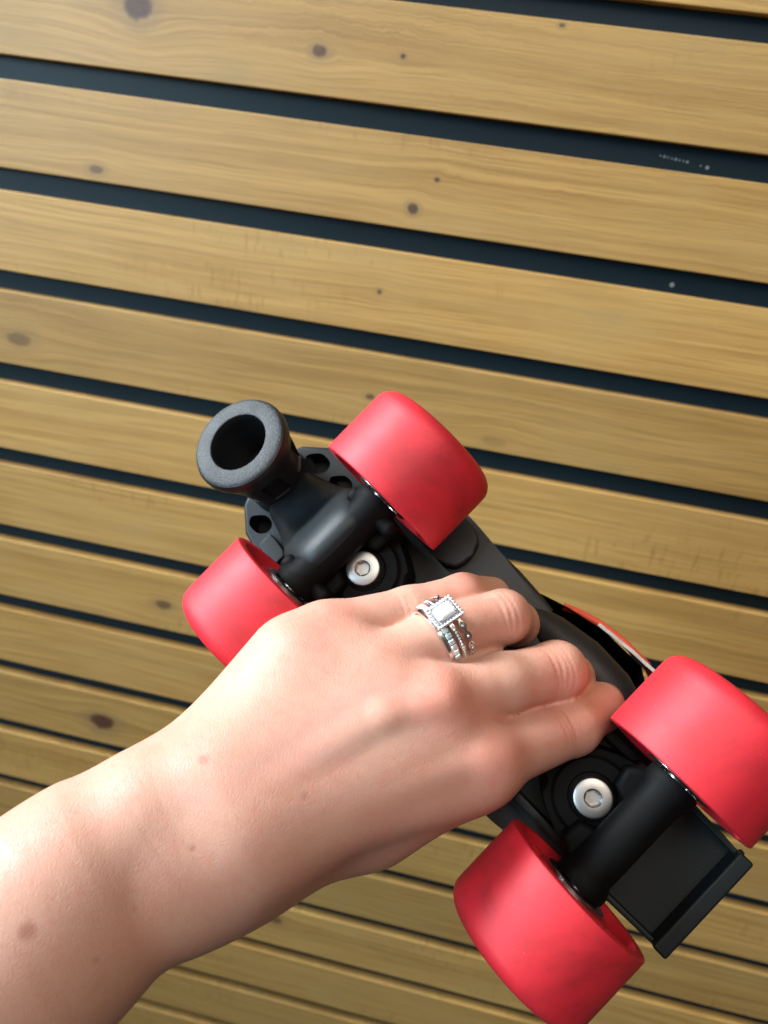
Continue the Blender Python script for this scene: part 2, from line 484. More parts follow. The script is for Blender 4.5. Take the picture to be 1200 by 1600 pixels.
# --- trucks
def truck(xb, xa, name="truck"):
    s = 1 if xa > 0 else -1
    bm = bmesh.new()
    # hanger: tapered axle housing
    lathe(bm, [(8.6, -23.6), (9.2, -23.0), (9.2, -20), (7.7, -17), (7.7, 17), (9.2, 20), (9.2, 23.0), (8.6, 23.6)],
          Matrix.Translation((xa, 0, 0)) @ Matrix.Rotation(math.pi / 2, 4, 'X'), 32)
    # yoke that carries the kingpin eye
    o = [(xa + s * 7.5, -17), (xa - s * 4, -20.5), (xb - s * 3, -17.5), (xb - s * 15, -10), (xb - s * 17.5, 0), (xb - s * 15, 10), (xb - s * 3, 17.5), (xa - s * 4, 20.5), (xa + s * 7.5, 17)]
    prism(bm, smooth_outline(o if s < 0 else o[::-1], 5), -30, -11.5, 2.4, 3, 0.04)
    # cheeks that fair the housing into the yoke
    for sy in (-1, 1):
        q = [(xa + s * 8.5, 21.0), (xa - s * 9, 21.5), (xa - s * 14, 16), (xa - s * 13, 8.5), (xa - s * 7.5, 6.0), (xa + s * 8.5, 7.0)]
        q = [(a_, b_ * sy) for a_, b_ in q]
        prism(bm, q if s * sy < 0 else q[::-1], -28, -3.2, 2.2, 3, 0.10)
    if s < 0:
        for sy in (-1, 1): box(bm, -82, -57.5, 18.1 * sy - 3.6, 18.1 * sy + 3.6, -28, 4.5, 3.0, 5)
    t = weighted(link(name, scaled(to_mesh("truck", bm, True, 45)), M_TRUCK, skate))
    bm = bmesh.new()
    lathe(bm, [(8.0, -14), (8.0, -10.2), (8.6, -9.6), (13.0, -9.6), (14.0, -10.6), (14.0, -14)], Matrix.Translation((xb, 0, 0)), 48, close=True)
    link("cushion_cup", scaled(to_mesh("cushion_cup", bm)), M_TRUCK, t)
    bm = bmesh.new()
    lathe(bm, [(0, -11.6), (8.4, -11.6), (8.4, -10.4), (0, -10.4)], Matrix.Translation((xb, 0, 0)), 32)
    link("washer", scaled(to_mesh("washer", bm)), M_TRUCK, t)
    # socket head bolt
    bm = bmesh.new()
    hexr = [(3.1, -8.6), (3.1, -5.4)]
    seg = 48; T = Matrix.Translation((xb, 0, 0))
    def ring(fn, z):
        return [bm.verts.new(T @ Vector((*fn(2 * math.pi * i / seg), z))) for i in range(seg)]
    circ = lambda r: (lambda a: (r * math.cos(a), r * math.sin(a)))
    def hexa(r):
        def f_(a):
            q = (a % (math.pi / 3)) - math.pi / 6
            rr = r * math.cos(math.pi / 6) / math.cos(q)
            return rr * math.cos(a), rr * math.sin(a)
        return f_
    rs = [ring(circ(6.7), -10.5), ring(circ(6.85), -9.5), ring(circ(6.85), -6.6), ring(circ(6.6), -6.0), ring(circ(6.0), -5.75), ring(circ(3.2), -5.75), ring(hexa(2.85), -6.2), ring(hexa(2.75), -8.6)]
    for A, B in zip(rs[:-1], rs[1:]):
        for i in range(seg): bm.faces.new((A[i], A[(i + 1) % seg], B[(i + 1) % seg], B[i]))
    bm.faces.new(rs[-1])
    link("kingpin_bolt", scaled(to_mesh("kingpin_bolt", bm, True, 30)), M_STEEL, t)
    return t
truck(-58.8, -71.4); truck(57.4, 71.4)

# --- toe stop
def toe_stop():
    ax = Vector((-math.sin(math.radians(16)), 0, math.cos(math.radians(16))))
    face = Vector((-130.5, 0.9, 2.0))
    Mt = Matrix.Translation(face) @ ax.to_track_quat('Z', 'Y').to_matrix().to_4x4()
    bm = bmesh.new()
    prof = [(12.9, 0.0), (18.8, 0.0), (20.0, -0.7), (20.7, -2.2), (20.7, -4.6), (19.6, -7.6), (17.8, -12), (16.8, -18), (15.2, -25), (14.2, -31), (14.6, -35), (16.5, -38),
            (11, -38), (11.6, -24), (12.1, -4), (12.3, -1.2)]
    lathe(bm, prof, None, 72, close=True)
    me = to_mesh("toe_stop", bm, True, 40)
    bm = bmesh.new()
    for i in range(6):
        a = i * math.pi / 3 + 0.35
        b2 = bmesh.new(); box(b2, 13.4, 26, -4.6, 4.6, -27, -11.5, 1.6, 2)
        bmesh.ops.rotate(b2, cent=(0, 0, 0), matrix=Matrix.Rotation(a, 3, 'Z'), verts=b2.verts)
        tmp = bpy.data.meshes.new("t"); b2.to_mesh(tmp); b2.free(); bm.from_mesh(tmp); bpy.data.meshes.remove(tmp)
    me = boolean(me, to_mesh("cut", bm, False))
    me.transform(Mt)
    t = weighted(link("toe_stop", scaled(me), M_STOP, skate))
    bm = bmesh.new()
    lathe(bm, [(12.6, 0.05), (13.1, 0.35), (18.4, 0.35), (19.6, -0.2), (19.6, -0.8), (12.6, -0.4)], Mt, 72, close=True)
    weighted(link("worn_face", scaled(to_mesh("worn_face", bm, True, 50)), M_SCUFF, t))
    bm = bmesh.new()
    lathe(bm, [(0, -26), (11.3, -26), (11.3, -24.5), (6, -24), (0, -24)], Mt, 40)
    link("stem", scaled(to_mesh("stem", bm)), M_STOP, t)
toe_stop()

# --- sole and boot
sol = smooth_outline([(-121, 0), (-114, -19), (-98, -33), (-72, -42), (-42, -44), (-12, -38), (18, -36), (45, -36), (68, -28), (86, -19), (98, -12), (103, 0),
                      (98, 12), (86, 19), (68, 29), (45, 39), (18, 40), (-6, 41), (-30, 45), (-60, 47), (-90, 38), (-112, 22)], 7)
bm = bmesh.new(); prism(bm, sol, -62, -44.5, 5.0, 5)
sole = weighted(link("sole", scaled(to_mesh("sole", bm, True, 50)), M_SOLE, skate))
# forefoot bumper strips and raised welt of the sole
fore = [(-108, 20), (-98, 31), (-84, 39), (-66, 44), (-50, 45), (-43, 44.2), (-38.5, 41), (-37, 36), (-37, 30), (-42, 24), (-60, 22), (-84, 20), (-100, 16)]
for sy in (-1, 1):
    bm = bmesh.new(); q = [(a_, b_ * sy) for a_, b_ in fore]
    q = smooth_outline(q, 2)
    prism(bm, q[::-1] if sy > 0 else q, -52, -38.5, 1.6, 4)
    weighted(link("forefoot_block", scaled(to_mesh("forefoot_block", bm, True, 60)), M_SOLE, sole))
bm = bmesh.new()
tube(bm, [(-37, 43.6, -56), (-20, 43.4, -56), (-8, 42.4, -56.5), (2, 41.4, -57)], [2.6, 2.6, 2.4, 2.0], 10)
link("welt", scaled(to_mesh("welt", bm, True, 50)), M_SOLE, sole)
bm = bmesh.new()
tube(bm, [(-6, 35.0, -49), (8, 35.5, -47), (24, 35.8, -46), (40, 34.5, -46), (56, 31, -47), (68, 26.5, -49)], [4, 7.4, 9.2, 9.4, 7.5, 4], 20)
link("bumper", scaled(to_mesh("bumper", bm, True, 50)), M_SOLE, sole)

def boot_shell():
    # cross-sections along the foot: x, half width, side bulge, height
    secs = [(-118, 6, 10), (-114, 17, 20), (-104, 29, 32), (-88, 37, 42), (-66, 43, 52), (-40, 44, 64), (-14, 43, 80), (6, 49, 94), (24, 52, 104), (44, 51.5, 112), (62, 39, 118), (78, 27, 120), (90, 18, 118), (98, 10, 112), (102, 4, 104)]
    bm = bmesh.new(); rows = []; m = 28
    for x, w, hgt in secs:
        r = []
        for i in range(m + 1):
            a = math.pi * i / m
            c, s_ = math.cos(a), math.sin(a)
            yy = math.copysign(abs(c) ** 0.55, c) * w * (1 if c > 0 else 0.74)
            zz = -60 - hgt * (s_ ** 0.8)
            r.append(bm.verts.new((x, yy, zz)))
        rows.append(r)
    for A, B in zip(rows[:-1], rows[1:]):
        for i in range(m): bm.faces.new((A[i], A[i + 1], B[i + 1], B[i]))
    bm.faces.new(rows[0]); bm.faces.new(rows[-1][::-1])
    bmesh.ops.subdivide_edges(bm, edges=bm.edges[:], cuts=1, smooth=0.4, use_grid_fill=True)
    return to_mesh("boot", bm, True, 60)

def fabric(name, base):
    N = Nodes(name); tc = N.n("ShaderNodeTexCoord").outputs["Object"]
    n1 = N.noise(tc, 900, 3, 0.6)
    return N.set(color=N.mix(n1, base, tuple(c * 0.8 for c in base)), rough=0.6, normal=N.bump(n1, 0.2, 0.0004))
M_BOOT = fabric("black_boot_leather", (0.012, 0.012, 0.013))
M_WHITE = fabric("white_boot_leather", (0.72, 0.71, 0.70))
M_PIPE = fabric("orange_red_piping", (0.80, 0.10, 0.05))
boot = link("boot", scaled(boot_shell()), M_BOOT, skate)

def patch(name, pts, thick, mat):
    """soft leather panel: a strip following two 3-D edge lines on the boot side"""
    bm = bmesh.new(); lo, hi = pts
    rows = []
    for off in (0, thick):
        rows.append([[bm.verts.new((p[0], p[1] + off, p[2])) for p in lo], [bm.verts.new((p[0], p[1] + off, p[2])) for p in hi]])
    n = len(lo)
    for i in range(n - 1):
        for k in (0, 1):
            A, B = rows[k]; bm.faces.new((A[i], A[i + 1], B[i + 1], B[i]))
        for e in (0, 1):
            bm.faces.new((rows[0][e][i], rows[0][e][i + 1], rows[1][e][i + 1], rows[1][e][i]))
    for i in (0, n - 1):
        bm.faces.new((rows[0][0][i], rows[0][1][i], rows[1][1][i], rows[1][0][i]))
    link(name, scaled(to_mesh(name, bm, True, 50)), mat, boot)
lo = [(24 + 3.4 * i, 52.2 + 0.9 * math.sin(math.pi * i / 12), -61.0 + 0.8 * math.sin(i * 1.9)) for i in range(13)]
hi = [(20 + 3.8 * i, 53.0 + 1.0 * math.sin(math.pi * i / 12), -70.0) for i in range(13)]
patch("side_panel", (lo, hi), 1.4, M_WHITE)
bm = bmesh.new(); tube(bm, [(4, 48.6, -68), (10, 51.4, -69.5), (20, 54.4, -71.5), (32, 55.6, -72), (46, 55.0, -72), (60, 49.0, -72)], 1.7, 10)
link("piping", scaled(to_mesh("piping", bm, True, 60)), M_PIPE, boot)

# ---------------------------------------------------------------- hand and forearm
# joint table, millimetres in room axes from the hand's anchor: x, y, z, radius
ANCHOR = Vector((-0.06187, -0.38205, 1.27584))
J = {
    'ulna_far': (-48.8, -53.16, -17.41, 23),
    'ulna_mid': (-25.82, -24.06, -2.51, 19.5),
    'ulna_q': (-17.36, -12.31, 1.88, 18.4),
    'ulna_end': (-4.75, 0.19, 9.36, 14),
    'rad_far': (-40.85, -56.49, -27.3, 24.5),
    'rad_mid': (-22.43, -29.36, -15.65, 20.5),
    'rad_end': (2.95, -4.35, -3.28, 15),
    'c5': (4.73, 9.63, 15.73, 12),
    'c4': (10.21, 5.33, 14.37, 12),
    'c3': (17.25, 1.88, 9.49, 12.5),
    'c2': (20.25, 1.78, 5.87, 12),
    'hyp_a': (-1.38, 13.53, 8.77, 13.5),
    'hyp_b': (15.81, 44.55, 34.76, 13),
    'm5': (25.34, 52.26, 42.2, 9.6),
    'm4': (42.61, 42.91, 38.49, 10.3),
    'm3': (61.89, 38.81, 33.66, 11),
    'm2': (78.15, 35.39, 21.17, 10.6),
    'p5': (47.84, 68.01, 46.72, 7.8),
    'd5': (63.97, 79.28, 50.37, 7.0),
    't5': (73.56, 89.02, 47.31, 6.4),
    'r4': (59.54, 59.21, 45.87, 8.8),
    'p4': (77.92, 73.61, 48.49, 8.6),
    'd4': (83.95, 90.44, 37.53, 7.6),
    't4': (84.21, 101.64, 27.89, 6.8),
    'r3': (80.81, 54.36, 36.24, 9.2),
    'p3': (98.1, 68.45, 35.94, 9.2),
    'd3': (105.64, 85.02, 23.94, 8.0),
    't3': (106.54, 96.05, 13.72, 7.1),
    'p2': (105.88, 59.99, 21.85, 8.6),
    'd2': (115.78, 74.32, 21.69, 7.7),
    't2': (120.73, 90.14, 13.75, 6.9),
    'palm_a': (12.0, 13.17, -3.42, 15),
    'palm_b': (49.85, 50.28, 23.09, 13),
    'palm_c': (68.34, 47.88, 12.32, 12),
    'th0': (12.0, 6.0, -7.28, 14),
    'th1': (45.84, 33.59, -9.05, 12),
    'th2': (65.0, 61.07, -19.47, 10.5),
    'th3': (73.34, 80.89, -16.67, 8.5),
    'wb_a': (60.18, 52.93, 33.79, 9),
    'wb_b': (72.54, 65.64, 36.78, 6.3),
    'web_a': (50.59, 31.4, -2.82, 10),
    'web_b': (73.67, 40.42, 11.3, 9.6),
    'f54a': (7.47, 7.48, 15.05, 12.0),
    'f54b': (32.12, 44.78, 38.57, 9.9),
    'f43a': (13.73, 3.6, 11.93, 12.0),
    'f43b': (49.55, 38.25, 34.38, 9.9),
    'f32a': (18.75, 1.83, 7.68, 12.0),
    'f32b': (66.43, 34.63, 26.03, 9.9),
}
TOCAM = np.array((0.1214, -0.8106, 0.5729), dtype=np.float32)     # out of the back of the hand
ALONG = np.array((1, 0, 0), dtype=np.float32)

def cap(P, a, b):
    a = np.asarray(a, np.float32); b = np.asarray(b, np.float32)
    ba = b[:3] - a[:3]; pa = P - a[:3]
    t = np.clip(pa @ ba / max(float(ba @ ba), 1e-6), 0, 1)
    d = pa - t[:, None] * ba
    return np.sqrt(np.einsum('ij,ij->i', d, d)) - (a[3] + (b[3] - a[3]) * t)

def smin(a, b, k):
    h = np.maximum(k - np.abs(a - b), 0) / k
    return np.minimum(a, b) - h * h * k * 0.25

def chain(P, names, k=3.0):
    d = None
    for a, b in zip(names[:-1], names[1:]):
        c = cap(P, J[a], J[b]); d = c if d is None else smin(d, c, k)
    return d

PALM = [
    ('ulna_far', 'ulna_mid', 1),
    ('ulna_mid', 'ulna_q', 10),
    ('ulna_q', 'ulna_end', 10),
    ('rad_far', 'rad_mid', 14),
    ('rad_mid', 'rad_end', 14),
    ('ulna_end', 'c5', 12),
    ('ulna_end', 'c4', 12),
    ('rad_end', 'c3', 12),
    ('rad_end', 'c2', 12),
    ('c5', 'm5', 10),
    ('c4', 'm4', 10),
    ('c3', 'm3', 10),
    ('c2', 'm2', 10),
    ('f54a', 'f54b', 8),
    ('f43a', 'f43b', 8),
    ('f32a', 'f32b', 8),
    ('hyp_a', 'hyp_b', 10),
    ('palm_a', 'palm_b', 10),
    ('palm_a', 'palm_c', 10),
    ('rad_end', 'th0', 12),
    ('th0', 'th1', 18),
    ('web_a', 'web_b', 18),
    ('wb_a', 'wb_b', 4),
]
TENDONS = [
    ((20.33, 0.89, 22.7, 2.0), (48.42, 25.32, 36.77, 2.2)),
    ((48.42, 25.32, 36.77, 2.2), (63.15, 33.11, 41.64, 2.4)),
    ((28.38, -0.26, 14.0, 1.6), (76.16, 28.05, 27.56, 2.0)),
]
FINGERS = [
    (('m5', 'p5', 'd5', 't5'), 4.5),
    (('m4', 'r4', 'p4', 'd4', 't4'), 4.5),
    (('m3', 'r3', 'p3', 'd3', 't3'), 4.5),
    (('m2', 'p2', 'd2', 't2'), 4.5),
    (('th1', 'th2', 'th3'), 8.0),
]
BUMPS = [(62.08, 37.54, 36.98, 7.5, 7), (79.83, 33.15, 23.1, 7.5, 7)]
CREASES = [
    ((95.9596, 59.5187, 42.693), (0.7751, 0.6317, -0.0134), 0.5, 0.24, 7.5),
    ((97.4323, 60.7188, 42.6675), (0.7751, 0.6317, -0.0134), 0.5, 0.24, 7.5),
    ((98.9051, 61.919, 42.6419), (0.7751, 0.6317, -0.0134), 0.5, 0.24, 7.5),
    ((100.4553, 63.1823, 42.615), (0.7751, 0.6317, -0.0134), 0.5, 0.24, 7.5),
    ((77.2843, 66.0578, 54.1712), (0.7823, 0.6129, 0.1115), 0.5, 0.28, 7),
    ((78.7706, 67.2223, 54.3831), (0.7823, 0.6129, 0.1115), 0.5, 0.28, 7),
    ((80.3352, 68.448, 54.6061), (0.7823, 0.6129, 0.1115), 0.5, 0.28, 7),
    ((101.8902, 48.1012, 31.6941), (0.7479, 0.6635, 0.0183), 0.5, 0.28, 7),
    ((103.3112, 49.3619, 31.729), (0.7479, 0.6635, 0.0183), 0.5, 0.28, 7),
    ((104.8071, 50.6889, 31.7657), (0.7479, 0.6635, 0.0183), 0.5, 0.28, 7),
    ((46.7333, 59.8783, 52.8652), (0.8084, 0.5659, 0.1624), 0.5, 0.25, 6),
    ((48.0267, 60.7837, 53.125), (0.8084, 0.5659, 0.1624), 0.5, 0.25, 6),
    ((49.32, 61.689, 53.3849), (0.8084, 0.5659, 0.1624), 0.5, 0.25, 6),
    ((2.6241, -12.3732, 13.6915), (0.6665, 0.3658, 0.6496), 0.6, 0.1, 15),
    ((6.2897, -10.3613, 17.2644), (0.6665, 0.3658, 0.6496), 0.6, 0.1, 15),
]

def sdf(P, fine=False):
    palm = None
    for a, b, k in PALM:
        c = cap(P, J[a], J[b]); palm = c if palm is None else smin(palm, c, k)
    for a, b in TENDONS:
        palm = smin(palm, cap(P, a, b), 5.0)
    for b in BUMPS:
        palm = smin(palm, cap(P, b, b), b[4])
    tot = None
    for names, kj in FINGERS:
        fgr = smin(chain(P, names), palm, kj)
        tot = fgr if tot is None else smin(tot, fgr, 1.2)
    if fine:
        for c, ax, wdt, depth, reach in CREASES:
            c = np.asarray(c, np.float32); ax = np.asarray(ax, np.float32)
            q = P - c; t = q @ ax
            lat = np.sqrt(np.maximum(np.einsum('ij,ij->i', q, q) - t * t, 0))
            # wobble the line so that it is not a machined groove
            t = t + 0.35 * np.sin(q @ np.array([0.9, 0.5, 0.7], np.float32) * 0.9 + c[0])
            tot = tot + depth * np.exp(-(t / wdt) ** 2) * np.exp(-(lat / reach) ** 4)
    return tot

def build_hand_mesh():
    allp = np.array([J[k] for k in J], np.float32)
    lo = (allp[:, :3] - allp[:, 3:4]).min(0) - 8; hi = (allp[:, :3] + allp[:, 3:4]).max(0) + 8
    h = 1.15; sub = 4
    nb = np.ceil((hi - lo) / (h * sub)).astype(int)
    g = [lo[i] + h * sub * np.arange(nb[i] + 1, dtype=np.float32) for i in range(3)]
    C = np.stack(np.meshgrid(*g, indexing='ij'), -1).reshape(-1, 3).astype(np.float32)
    Dc = sdf(C).reshape(nb + 1)
    near = np.abs(Dc) < h * sub * 2.2
    act = np.zeros(nb, bool)
    for dx in (0, 1):
        for dy in (0, 1):
            for dz in (0, 1):
                act |= near[dx:nb[0] + dx, dy:nb[1] + dy, dz:nb[2] + dz]
    nf = nb * sub + 1
    D = np.repeat(np.repeat(np.repeat(Dc, sub, 0), sub, 1), sub, 2)[:nf[0], :nf[1], :nf[2]].copy()
    mask = np.zeros(nf, bool)
    bi = np.argwhere(act)
    off = np.stack(np.meshgrid(*[np.arange(sub + 1)] * 3, indexing='ij'), -1).reshape(-1, 3)
    for o_ in off:
        q = bi * sub + o_
        mask[q[:, 0], q[:, 1], q[:, 2]] = True
    idx = np.argwhere(mask)
    D[mask] = sdf((lo + idx * h).astype(np.float32))
    ins = D < 0
    n = np.array(D.shape) - 1
    cnt = np.zeros(n, np.uint8)
    corners = [(a, b, c) for a in (0, 1) for b in (0, 1) for c in (0, 1)]
    for a, b, c in corners: cnt += ins[a:n[0] + a, b:n[1] + b, c:n[2] + c]
    cells = np.argwhere((cnt > 0) & (cnt < 8))
    vid = -np.ones(n, np.int64); vid[cells[:, 0], cells[:, 1], cells[:, 2]] = np.arange(len(cells))
    acc = np.zeros((len(cells), 3)); num = np.zeros(len(cells))
    for a in corners:
        for ax in range(3):
            if a[ax]: continue
            b = list(a); b[ax] = 1
            pa = cells + a; pb = cells + b
            da = D[pa[:, 0], pa[:, 1], pa[:, 2]]; db = D[pb[:, 0], pb[:, 1], pb[:, 2]]
            m = (da < 0) != (db < 0)
            t = np.where(m, da / np.where(m, da - db, 1), 0)
            acc += np.where(m[:, None], pa + (np.array(b) - a) * t[:, None], 0); num += m
    V = (lo + acc / num[:, None] * h).astype(np.float32)
    F = []
    for ax in range(3):
        s0 = [slice(1, n[i]) for i in range(3)]; s0[ax] = slice(0, n[ax])
        s1 = list(s0); s1[ax] = slice(1, n[ax] + 1)
        A = ins[tuple(s0)]; B = ins[tuple(s1)]
        e = np.argwhere(A != B)
        st = np.array([1, 1, 1]); st[ax] = 0
        e = e + st
        u, w = [(1, 2), (2, 0), (0, 1)][ax]
        U = np.zeros(3, int); U[u] = 1; Wv = np.zeros(3, int); Wv[w] = 1
        q = [e - U - Wv, e - Wv, e, e - U]
        ids = np.stack([vid[c[:, 0], c[:, 1], c[:, 2]] for c in q], 1)
        flip = ~ins[e[:, 0], e[:, 1], e[:, 2]]
        ids[flip] = ids[flip][:, ::-1]
        F.append(ids)
    F = np.concatenate(F); F = F[(F >= 0).all(1)]
    tet = np.array([[1, -1, -1], [-1, -1, 1], [-1, 1, -1], [1, 1, 1]], np.float32)
    def snap(co, fine, e=0.3):
        d4 = [sdf(co + e * k_, fine) for k_ in tet]
        grad = sum(k_[None] * d_[:, None] for k_, d_ in zip(tet, d4)) / (4 * e)
        gl = np.linalg.norm(grad, axis=1, keepdims=True)
        step = np.clip(sum(d4) / 4, -0.6, 0.6)[:, None] * np.where(gl > 0.6, 1.0, 0.2)
        return co - grad / np.maximum(gl, 1e-6) * step
    V = snap(V, False)
    me = bpy.data.meshes.new("hand_coarse")
    me.from_pydata(V.tolist(), [], F.tolist()); me.update()
    ob = bpy.data.objects.new("tmp", me); COL.objects.link(ob)
    sm = ob.modifiers.new("s", 'SUBSURF'); sm.levels = 1; sm.subdivision_type = 'CATMULL_CLARK'
    me2 = bpy.data.meshes.new_from_object(ob.evaluated_get(bpy.context.evaluated_depsgraph_get()))
    bpy.data.objects.remove(ob); bpy.data.meshes.remove(me)
    nv = len(me2.vertices); co = np.zeros(nv * 3, np.float32); me2.vertices.foreach_get("co", co); co = co.reshape(-1, 3)
    co = snap(co, True)
    # skin pigment: redder over the joints, a few moles
    red = np.zeros(nv, np.float32); mole = np.zeros(nv, np.float32)
    for c, r, a in [
    ((62.43, 31.27, 43.9), 13, 0.6),
    ((80.67, 25.74, 28.54), 11, 0.55),
    ((25.34, 43.79, 52.99), 12, 0.45),
    ((43.36, 34.85, 47.49), 10, 0.3),
    ((78.58, 67.0, 55.8), 9, 0.3),
    ((96.69, 61.62, 43.35), 10, 0.3),
    ((104.28, 51.16, 32.27), 10, 0.3),
    ((63.14, 76.83, 57.58), 9, 0.5),
    ((115.14, 68.85, 29.47), 9, 0.35),
    ((30.82, 9.6, 33.41), 14, 0.3),
    ((32.96, 6.36, 20.33), 7, 0.4),
]:
        red = np.maximum(red, a * np.exp(-(np.linalg.norm(co - np.array(c, np.float32), axis=1) / r) ** 2))
    for c, r, a in [
    (((-7.6, -55.44, 31.15), (-30.76, -24.19, -16.52)), 2.0, 0.75),
    (((19.69, -36.83, 66.09), (1.7, 11.11, 19.98)), 1.4, 0.55),
    (((20.77, -43.65, 50.12), (3.78, -0.03, -1.14)), 0.8, 0.7),
    (((40.16, -35.94, 62.3), (30.9, 12.38, 14.57)), 1.2, 0.35),
    (((6.63, -55.13, 27.8), (-13.62, -20.64, -25.87)), 0.7, 0.4),
    (((12.05, -50.07, 37.87), (-7.22, -11.75, -14.84)), 0.6, 0.4),
]:
        mole = np.maximum(mole, a * np.exp(-(cap(co, (*c[0], 0), (*c[1], 0)) / r) ** 4))
    vein = np.zeros(nv, np.float32)
    for pts in [
    [(5.56, -6.0, 22.45), (21.39, 6.38, 31.24), (37.43, 22.64, 41.31), (48.57, 29.47, 43.73)],
    [(21.39, 6.38, 31.24), (34.46, 9.57, 32.31), (49.73, 19.31, 35.19), (59.59, 25.09, 35.57)],
    [(45.71, 11.31, 23.01), (33.72, 3.9, 19.51), (22.42, -4.06, 17.05), (12.07, -12.32, 11.12)],
]:
        for a, b in zip(pts[:-1], pts[1:]):
            dv = cap(co, (*a, 0), (*b, 0)); vein = np.maximum(vein, np.exp(-(dv / 4.2) ** 2))
    me2.vertices.foreach_set("co", (co * 0.001).ravel())
    ca = me2.color_attributes.new("pigment", 'FLOAT_COLOR', 'POINT')
    ca.data.foreach_set("color", np.stack([red, mole, vein, np.ones(nv)], 1).astype(np.float32).ravel())
    me2.polygons.foreach_set("use_smooth", np.ones(len(me2.polygons), bool))
    me2.name = "hand"; me2.update()
    return me2

def skin_material():
    N = Nodes("skin")
    tc = N.n("ShaderNodeTexCoord").outputs["Object"]
    at = N.n("ShaderNodeVertexColor", layer_name="pigment")
    sp = N.n("ShaderNodeSeparateColor"); N.put(sp.inputs[0], at.outputs[0])
    red, mole = sp.outputs[0], sp.outputs[1]
    n1 = N.noise(tc, 55, 5, 0.6); n2 = N.noise(tc, 300, 4, 0.65)
    col = N.mix(n1, (0.520, 0.270, 0.195), (0.600, 0.340, 0.255))
    col = N.mix(N.math('MULTIPLY', N.ramp(n2, 0.48, 0.72), 0.28), col, (0.52, 0.200, 0.135))
    col = N.mix(N.math('MULTIPLY', red, N.math('ADD', 0.55, n2)), col, (0.58, 0.185, 0.135))
    col = N.mix(N.math('MULTIPLY', N.ramp(N.noise(tc, 34, 4, 0.6), 0.45, 0.70), 0.35), col, (0.56, 0.225, 0.165))
    col = N.mix(N.math('MULTIPLY', sp.outputs[2], 0.30), col, (0.36, 0.25, 0.21))
    col = N.mix(mole, col, (0.34, 0.12, 0.08))
    # fine crossed lines of the skin, stretched across the hand
    mp = N.n("ShaderNodeMapping"); N.put(mp.inputs[0], tc)
    mp.inputs["Rotation"].default_value = (0.3, 0.9, 0.6)
    mp.inputs["Scale"].default_value = (1.0, 0.18, 1.0)
    f1 = N.noise(mp.outputs[0], 2200, 3, 0.65)
    vo = N.n("ShaderNodeTexVoronoi", feature='DISTANCE_TO_EDGE'); N.put(vo.inputs["Vector"], mp.outputs[0]); vo.inputs["Scale"].default_value = 1500
    hgt = N.math('ADD', N.math('MULTIPLY', f1, 0.7), N.math('MULTIPLY', N.ramp(vo.outputs[0], 0.0, 0.16), 0.5))
    nb = N.bump(hgt, 0.28, 0.0003)
    nb = N.bump(N.noise(tc, 75, 2, 0.5), 0.06, 0.0012, nb)
    r = N.math('ADD', 0.40, N.math('MULTIPLY', n2, 0.16))
    return N.set(color=col, rough=r, spec=0.5, sss=0.35, sss_r=(1.0, 0.40, 0.25), sss_s=0.0016, normal=nb)

hand = link("hand", build_hand_mesh(), skin_material())
hand.location = ANCHOR
tag(hand, "left hand and bare forearm gripping the underside of the roller skate", "hand")

M_NAIL = Nodes("fingernail").set(color=(0.80, 0.42, 0.38), rough=0.22, spec=0.5, sss=0.3, sss_r=(1, .4, .3), sss_s=0.001)
for c, fx, up_, w_, l_ in [((74.39, 86.42, 52.95), (0.4846, 0.8531, -0.1933), (0.2661, -0.3723, 0.8892), 4.2, 9)]:
    fx = Vector(fx).normalized(); up_ = Vector(up_); up_ = (up_ - fx * up_.dot(fx)).normalized(); sd = up_.cross(fx)
    bm = bmesh.new(); rows = []
    for i in range(11):
        u = i / 10
        wid = w_ * min(1, math.sqrt(max(0.0, 1 - max(0, (u - .6) / .4) ** 2)) * .98 + .02) * (0.75 + .25 * min(1, u / .25))
        r = []
        for j in range(9):
            s_ = (j - 4) / 4
            r.append(bm.verts.new(Vector(c) * .001 + (fx * (u - .5) * l_ + sd * s_ * wid + up_ * (-(s_ ** 2) * wid * .45 - (u - .4) ** 2 * 1.2)) * .001))
        rows.append(r)
    for A, B in zip(rows[:-1], rows[1:]):
        for j in range(8): bm.faces.new((A[j], A[j + 1], B[j + 1], B[j]))
    me = to_mesh("fingernail", bm, True, 80)
    o = link("fingernail", me, M_NAIL, hand)
    sdf_m = o.modifiers.new("thickness", 'SOLIDIFY'); sdf_m.thickness = 0.0005; sdf_m.offset = 0

# ---------------------------------------------------------------- rings
def gem_material(name, tint):
    N = Nodes(name)
    return N.set(color=tint, rough=0.02, metal=0.35, ior=2.2)
M_GEM = gem_material("diamond", (0.97, 0.99, 1.0))
M_GEMB = Nodes("pave_diamond").set(color=(0.86, 0.90, 0.93), rough=0.06, metal=0.45)

RING = ((59.79, 59.15, 46.92), (0.6813, 0.5809, 0.4454), (-0.0099, -0.4779, 0.8784), 9.6)    # (centre mm, axis, stone direction, inner radius)
def ring_matrix(shift, extra=0.0):
    c = Vector(RING[0]); ax = Vector(RING[1]).normalized(); st = Vector(RING[2])
    st = (st - ax * st.dot(ax)).normalized(); sd = ax.cross(st)
    # local x = towards the stone, y = round the finger, z = along the finger
    R3 = Matrix((st, sd, ax)).transposed().to_4x4()
    return Matrix.Translation(ANCHOR) @ Matrix.Scale(.001, 4) @ Matrix.Translation(c + ax * shift) @ R3
R0 = RING[3]

def thing(name, mat4, label, cat):
    o = bpy.data.objects.new(name, None); COL.objects.link(o)
    o.empty_display_size = .01
    loc, rot, sca = mat4.decompose()
    o.location = loc; o.rotation_euler = rot.to_euler()
    tag(o, label, cat)
    return o
def mm(me):
    me.transform(Matrix.Scale(.001, 4)); return me

